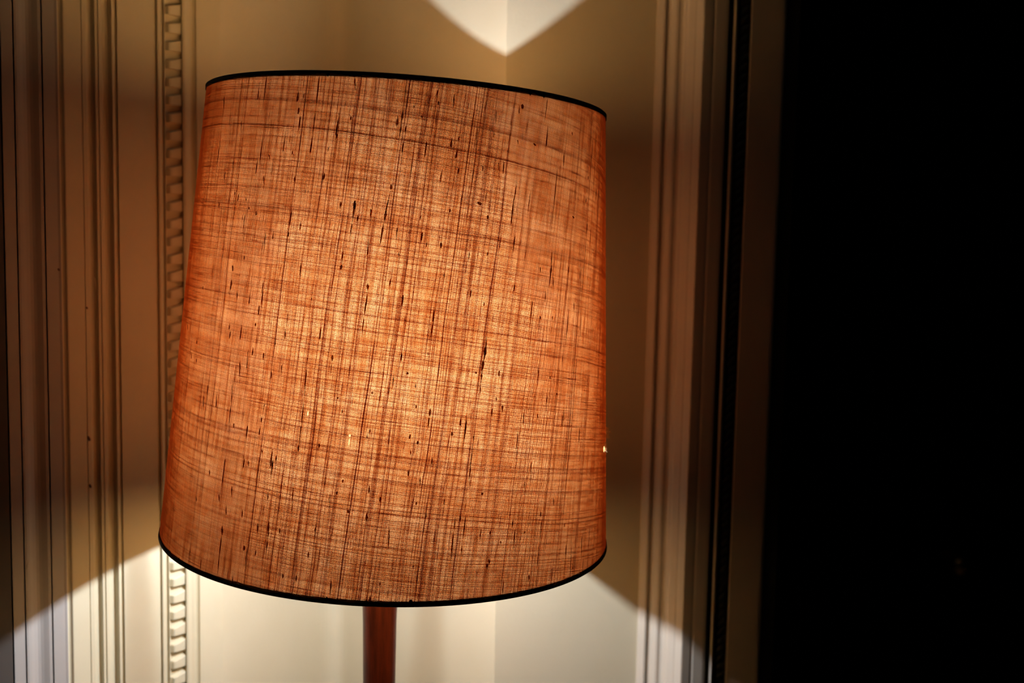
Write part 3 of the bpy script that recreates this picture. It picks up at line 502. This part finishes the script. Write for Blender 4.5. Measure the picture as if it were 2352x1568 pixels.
tp += [Fc(1592.5, .4), Fc(1610, -.2), Fc(1614, -.9), Fc(1619, -.2), Fc(1640, 0), Fc(1645, -.4)]
e = Vector(tp[-1])
tr = moulding(trim_name(), tp, [(e.x + .012, e.y + .05), (q1[0] + .01, q1[1] + .055)], MAT['white_trim'])
# joint, thin bead
moulding(trim_name(), [Fc(1645, -9), Fc(1657, -9)], [(Fc(1657, -30)), (Fc(1645, -30))], MAT['greygreen'])
moulding(trim_name(), [Fc(1657, -3), Fc(1658.5, 1.0), Fc(1662, 1.8), Fc(1665.5, .6), Fc(1667, -4)], [Fc(1667, -30), Fc(1657, -30)], MAT['white_trim'])
# rope-like beaded strip in dark paint
rope = moulding(trim_name(), [Fc(1667, -6), Fc(1669, -7.5), Fc(1681, -8.5), Fc(1693, -7.5), Fc(1696, -5)], [Fc(1696, -30), Fc(1667, -30)], MAT['greygreen'])
ra, rb = Vector(Fc(1669, -6.5)), Vector(Fc(1693, -6.5)); rc = (ra + rb) / 2; rw = (rb - ra).length / 2
def bead_mesh():
    bm = bmesh.new(); bmesh.ops.create_uvsphere(bm, u_segments=10, v_segments=6, radius=1)
    d = (rb - ra).normalized()
    for v in bm.verts:
        x, y, z = v.co
        q = Vector((d.x, d.y, 0)) * (x * rw) + Vector((-fn.x, -fn.y, 0)) * (y * .0038)
        v.co = q + Vector((0, 0, z * .0052 + x * .0042))
    for f in bm.faces: f.smooth = True
    me = bpy.data.meshes.new('rope_bead'); bm.to_mesh(me); bm.free(); me.materials.append(MAT['greygreen']); return me
bmz = bead_mesh(); z = .06
while z < Z1 - .03:
    o = bpy.data.objects.new('rope_bead', bmz); scene.collection.objects.link(o); o.parent = rope; o.location = (rc.x, rc.y, z); z += .0098
# outer dark boards and the jamb beyond them
G0 = Vector(Fc(1696, -4)); ga = .535; gn = Vector((-math.sin(ga), math.cos(ga))); GW = Wall(gn, gn.dot(G0))
def G(px, d=0): return GW.at(px, d * MM)
moulding(trim_name(), [G(1696, 0), G(1699, .8), G(1735, .8), G(1768, .8), G(1772, .2), G(1774, -1.5)], [G(1774, -30), G(1696, -30)], MAT['umber'])
g2 = Vector(G(1806, -3))
moulding(trim_name(), [G(1774, -4), G(1778, -3), G(1790, -3.4), G(1802, -3), (g2.x, g2.y), (g2.x + .012, g2.y + .16)], [(g2.x - .02, g2.y + .16), G(1774, -30)], MAT['greygreen'])
# wall thickness behind all the woodwork on the right
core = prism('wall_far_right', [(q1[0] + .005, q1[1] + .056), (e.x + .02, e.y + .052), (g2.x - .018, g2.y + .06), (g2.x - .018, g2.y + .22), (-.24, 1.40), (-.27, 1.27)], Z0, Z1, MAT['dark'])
tag(core, kind='structure')

# ------------------------------------------------------------------ the dark room beyond, floor and ceiling
tag(box('floor', (-2.3, -2.2, -.06), (3.2, 2.38, 0), MAT['floor']), kind='structure')
tag(box('ceiling', (-2.3, -2.2, Z1), (3.2, 2.38, Z1 + .06), MAT['ceiling']), kind='structure')
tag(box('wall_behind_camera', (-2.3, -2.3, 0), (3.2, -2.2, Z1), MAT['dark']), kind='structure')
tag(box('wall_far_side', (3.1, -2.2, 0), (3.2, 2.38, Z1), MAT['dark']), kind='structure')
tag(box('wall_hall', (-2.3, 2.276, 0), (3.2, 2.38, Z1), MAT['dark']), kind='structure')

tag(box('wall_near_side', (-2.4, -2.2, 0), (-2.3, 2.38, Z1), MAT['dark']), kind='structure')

# a dark panelled door in the hall whose knob gives the faint glint low on the right
door = empty('door_1', (.916, 2.24, 0)); tag(door, kind='structure')
def dbox(n, lo, hi, m, p=door, bv=.003):
    o = box(n, lo, hi, m, p, bv); return o
dbox('door_leaf', (-.75, .0, .01), (.15, .035, 2.05), MAT['dark'])
for zz0, zz1 in ((.15, .75), (.95, 1.95)):
    for xx0, xx1 in ((-.65, -.34), (-.26, .05)):
        dbox('door_panel', (xx0, -.008, zz0), (xx1, .004, zz1), MAT['dark'])
kb = lathe('door_knob', [(.0, 0), (.022, 0), (.022, .006), (.009, .010), (.009, .03), (.020, .038), (.026, .05), (.024, .062), (.012, .07), (.0, .072)], MAT['brass'], door, 24,
           frame=Matrix.Rotation(PI / 2, 3, 'X'), loc=(.07, -.008, .939), closed=False)

# ------------------------------------------------------------------ table lamp
P = Vector((-0.099159, 0.829791, -0.229276 + ZC))
AX = Vector((0.041191, -0.011171, 0.999089)).normalized()
UX = Vector((0.999151, 0.000461, -0.041188)).normalized(); VX = AX.cross(UX)
H, R1, R2 = .344952, .155489, .18
TABLE = .75
STEM = Vector((-0.1059, 0.8298, 0))
lamp = empty('table_lamp', (STEM.x, STEM.y, TABLE))
tag(lamp, 'lit table lamp with a tilted orange slubby linen shade on a turned red-brown wooden stem', 'lamp')
def W2L(v): return Vector(v) - lamp.location
FR = Matrix((UX, VX, AX)).transposed()
def on_shade(th, v, off=0.0):
    """point of the shade in lamp space: angle, height along the axis, offset outwards"""
    r = R2 + (R1 - R2) * v / H + off
    return W2L(P + AX * v + (UX * math.cos(th) + VX * math.sin(th)) * r)
# unrolled cloth coordinates; the grain is square to the cloth, not to the rim
SL = math.hypot(H, R2 - R1); SA = (R2 - R1) / SL; RHO2 = R2 / SA
TH_C = -PI / 2 - .07; DEL = GRAIN
def cloth_uv(th, v):
    rho = RHO2 - v / H * SL
    ph = (th - TH_C) * SA + DEL
    return (rho * math.sin(ph), RHO2 - rho * math.cos(ph))

holes = []
for th, v, a, b in HOLES:
    u_, v_ = cloth_uv(th, v); holes.append((u_ * 1000, v_ * 1000, a, b))
MAT['linen'] = linen(holes)

NS, NV = 288, 16
vs, fs, uvs = [], [], []
TH0 = PI / 2 - .12                      # seam at the back
for j in range(NV + 1):
    for i in range(NS + 1):
        th = TH0 - 2 * PI * (1 - i / NS)
        vs.append(on_shade(th, H * j / NV)); uvs.append(cloth_uv(th, H * j / NV))
for j in range(NV):
    for i in range(NS):
        fs.append((j * (NS + 1) + i, j * (NS + 1) + i + 1, (j + 1) * (NS + 1) + i + 1, (j + 1) * (NS + 1) + i))
shade = mesh_obj('lamp_shade', vs, fs, MAT['linen'], lamp, smooth=True)
tag(shade, 'orange slubby linen drum shade, worn and holed low on its right')
uvl = shade.data.uv_layers.new(name='cloth')
for lp in shade.data.loops: uvl.data[lp.index].uv = uvs[lp.vertex_index]

def band(name, v_edge, sgn, seed):
    """black tape folded over a rim, its inner edge frayed"""
    rnd = random.Random(seed); n = 720; vs, fs = [], []
    ph = [rnd.uniform(0, 6.28) for _ in range(6)]; jag = [rnd.random() for _ in range(n)]
    for i in range(n):
        th = 2 * PI * i / n
        wd = BAND_W + .0004 * math.sin(th * 5 + ph[0]) + .0003 * math.sin(th * 13 + ph[1]) + .0003 * math.sin(th * 37 + ph[2]) + .0005 * jag[i] + (.0022 if rnd.random() < .02 else 0)
        ins = v_edge - sgn * wd
        vs += [on_shade(th, ins, .0006), on_shade(th, v_edge, .0008), on_shade(th, v_edge + sgn * .0006, 0.0), on_shade(th, v_edge, -.0010), on_shade(th, v_edge - sgn * .004, -.0008)]
    for i in range(n):
        j = (i + 1) % n
        for k in range(4): fs.append((i * 5 + k, j * 5 + k, j * 5 + k + 1, i * 5 + k + 1))
    o = mesh_obj(name, vs, fs, MAT['binding'], shade, smooth=True); o['label'] = 'black tape binding the rim'; return o
band('rim_tape', H, 1, 3); band('rim_tape', 0.0, -1, 8)
for v_e, nm in ((H - .0035, 'top'), (.0035, 'low')):
    tube('rim_wire', [on_shade(2 * PI * i / 96, v_e, -.0022) for i in range(96)], .0011, MAT['wire'], shade, 6, closed=True)
# seam where the cloth overlaps at the back
sv, sf = [], []
for j in range(9):
    for s_ in (-.0035, .0035): sv.append(on_shade(TH0 + s_ / .17, H * j / 8, .0006))
for j in range(8): sf.append((2 * j, 2 * j + 1, 2 * j + 3, 2 * j + 2))
mesh_obj('seam', sv, sf, MAT['slub'], shade)

# slubs: thick spindles of yarn lying in the cloth
random.seed(5)
SL_ = sorted(SLUBS, key=lambda q: -abs(q[4]) * (1 + abs(q[1] - q[3])))[:300]
for (t0, v0, t1, v1, wd, pk) in SL_:
    n = 13; vs, fs = [], []
    wd *= SLUB_W
    p0 = on_shade(t0, v0 * MM, .00022); p1 = on_shade(t1, v1 * MM, .00022)
    ln = (p1 - p0).length
    mid = (t0 + t1) / 2
    out = (UX * math.cos(mid) + VX * math.sin(mid))
    d = (p1 - p0).normalized(); side = d.cross(out).normalized()
    for i in range(n):
        s = i / (n - 1)
        x = s / pk if s < pk else (1 - s) / (1 - pk)
        knot = ln * 1000 < 3.0 * wd
        prof = (math.sqrt(max(0, 1 - (2 * s - 1) ** 2)) * .9 + .1) if knot else .14 + .86 * math.sin(x * PI / 2) ** 1.5
        if i in (0, n - 1): prof = .08
        prof *= random.uniform(.80, 1.15)
        c = on_shade(t0 + (t1 - t0) * s, (v0 + (v1 - v0) * s) * MM, .00022) + side * random.uniform(-.00005, .00005)
        hw = wd * MM * .5 * prof
        for a, b in ((1, 0), (.8, .6), (.35, 1), (-.35, 1), (-.8, .6), (-1, 0)):
            vs.append(c + side * hw * a + out * min(hw, .00028) * b)
    for i in range(n - 1):
        for k in range(5): fs.append((i * 6 + k, i * 6 + k + 1, i * 6 + k + 7, i * 6 + k + 6))
    o = mesh_obj('slub', vs, fs, MAT['slub'], shade)

# frayed yarn ends standing out of the worn places
def tuft(th, v, n, ln, spread, seed, up=.3):
    rnd = random.Random(seed)
    vs, fs = [], []
    for q in range(n):
        a = th + rnd.gauss(0, spread) / .17; b = v + rnd.gauss(0, spread * 1.6)
        base = on_shade(a, b, .0001)
        out = (UX * math.cos(a) + VX * math.sin(a))
        tang = AX.cross(out)
        dr = (out * rnd.uniform(.5, 1.2) + AX * rnd.uniform(-1, 1) + tang * rnd.uniform(-.8, .8)).normalized()
        L_ = ln * rnd.uniform(.4, 1.1)
        pts = [base, base + dr * L_ * .5 + AX * rnd.uniform(-.2, .2) * L_, base + dr * L_ + AX * rnd.uniform(-.4, .4) * L_]
        w = .00022
        o0 = len(vs)
        for i, p_ in enumerate(pts):
            r = w * (1 - .3 * i)
            for k in range(3):
                g = 2 * PI * k / 3; vs.append(p_ + tang * math.cos(g) * r + out.cross(tang) * math.sin(g) * r)
        for i in range(2):
            for k in range(3): fs.append((o0 + i * 3 + k, o0 + i * 3 + (k + 1) % 3, o0 + i * 3 + 3 + (k + 1) % 3, o0 + i * 3 + 3 + k))
    o = mesh_obj('frayed_tuft', vs, fs, MAT['fray'], shade)
    o['label'] = 'pale frayed yarn ends'; o['kind'] = 'stuff'
    return o
for args in TUFTS: tuft(*args)

# bulb, holder and the wire fitter
BULB = P + AX * .154704 + Vector((.0039, .0001, 0))
BL = W2L(BULB)
def fr_lathe(name, prof, mat, parent, seg=32, closed=True, base=BL): return lathe(name, prof, mat, parent, seg, FR, base, closed)
bulb = fr_lathe('light_bulb', [(.0005, .034), (.010, .033), (.020, .027), (.0275, .016), (.030, .002), (.029, -.010), (.024, -.024), (.017, -.038), (.0135, -.050), (.0132, -.058)], MAT['glass'], lamp, closed=False)
bulb['label'] = 'clear glass bulb'
fr_lathe('filament', [(.0008, -.0068), (.0032, -.006), (FIL_R, -.0035), (FIL_R, .0035), (.0032, .006), (.0008, .0068)], MAT['filament'], bulb, 16)
fr_lathe('bulb_cap', [(.0132, -.056), (.0138, -.060), (.0128, -.063), (.0138, -.066), (.0128, -.069), (.0138, -.072), (.012, -.080), (.005, -.084)], MAT['brass'], bulb)
hol_ = fr_lathe('bulb_holder', [(.017, -.066), (.019, -.068), (.019, -.100), (.021, -.102), (.021, -.108), (.015, -.112), (.012, -.122)], MAT['porcelain'], lamp)
# fitter ring with three arms to the upper rim
fit = tube('fitter_ring', [W2L(BULB + AX * -.070 + (UX * math.cos(a) + VX * math.sin(a)) * .0205) for a in [2 * PI * i / 32 for i in range(32)]], .0014, MAT['wire'], shade, 6, closed=True)
for i in range(3):
    a = (.30, 1.5, 2.75)[i]
    o_ = UX * math.cos(a) + VX * math.sin(a)
    p0 = W2L(BULB + AX * -.070 + o_ * .0205)
    tube('fitter_arm', [p0, W2L(BULB + AX * -.064 + o_ * .06), on_shade(a, .085, -.012), on_shade(a, .09, -.003), on_shade(a, .20, -.003), on_shade(a, H - .0035, -.003)], .0011, MAT['wire'], shade, 6)

# turned stem and foot (in lamp space, z from the table)
zs = P.z - TABLE                      # height of the shade's lower rim
prof = [(.0, .012), (.060, .012), (.050, .016), (.030, .024), (.018, .040), (.0125, .075), (.0108, .16), (.0108, .26), (.0122, .36), (.0140, zs - .080), (.0151, zs - .045),
        (.01645, zs - .002), (.0172, zs + .015), (.0165, zs + .022), (.0125, zs + .028), (.0105, zs + .030)]
lathe('stem', prof, MAT['teak'], lamp, 64, closed=False)['label'] = 'turned red-brown wooden stem'
lathe('foot', [(.0, 0), (.092, 0), (.095, .003), (.094, .008), (.085, .012), (.055, .014), (.0, .014)], MAT['teak'], lamp, 64, closed=False)
lathe('collar', [(.0105, zs + .026), (.0125, zs + .028), (.0125, zs + .036), (.009, zs + .040)], MAT['brass'], lamp, 32)

# ------------------------------------------------------------------ small table that carries the lamp
tab = empty('side_table', (-.10, .76, 0))
tag(tab, 'small dark wooden side table under the lit lamp, below the frame', 'table')
lathe('table_top', [(0, TABLE - .022), (.215, TABLE - .022), (.225, TABLE - .016), (.226, TABLE - .006), (.220, TABLE), (0, TABLE)], MAT['table'], tab, 64, closed=False)
box('apron', (-.12, -.12, TABLE - .075), (.12, .12, TABLE - .022), MAT['table'], tab, .003)
for sx in (-1, 1):
    for sy in (-1, 1):
        tube('leg', [(sx * .105, sy * .105, TABLE - .03), (sx * .13, sy * .13, .30), (sx * .15, sy * .15, 0)], lambda s: .017 - .007 * s, MAT['table'], tab, 12)
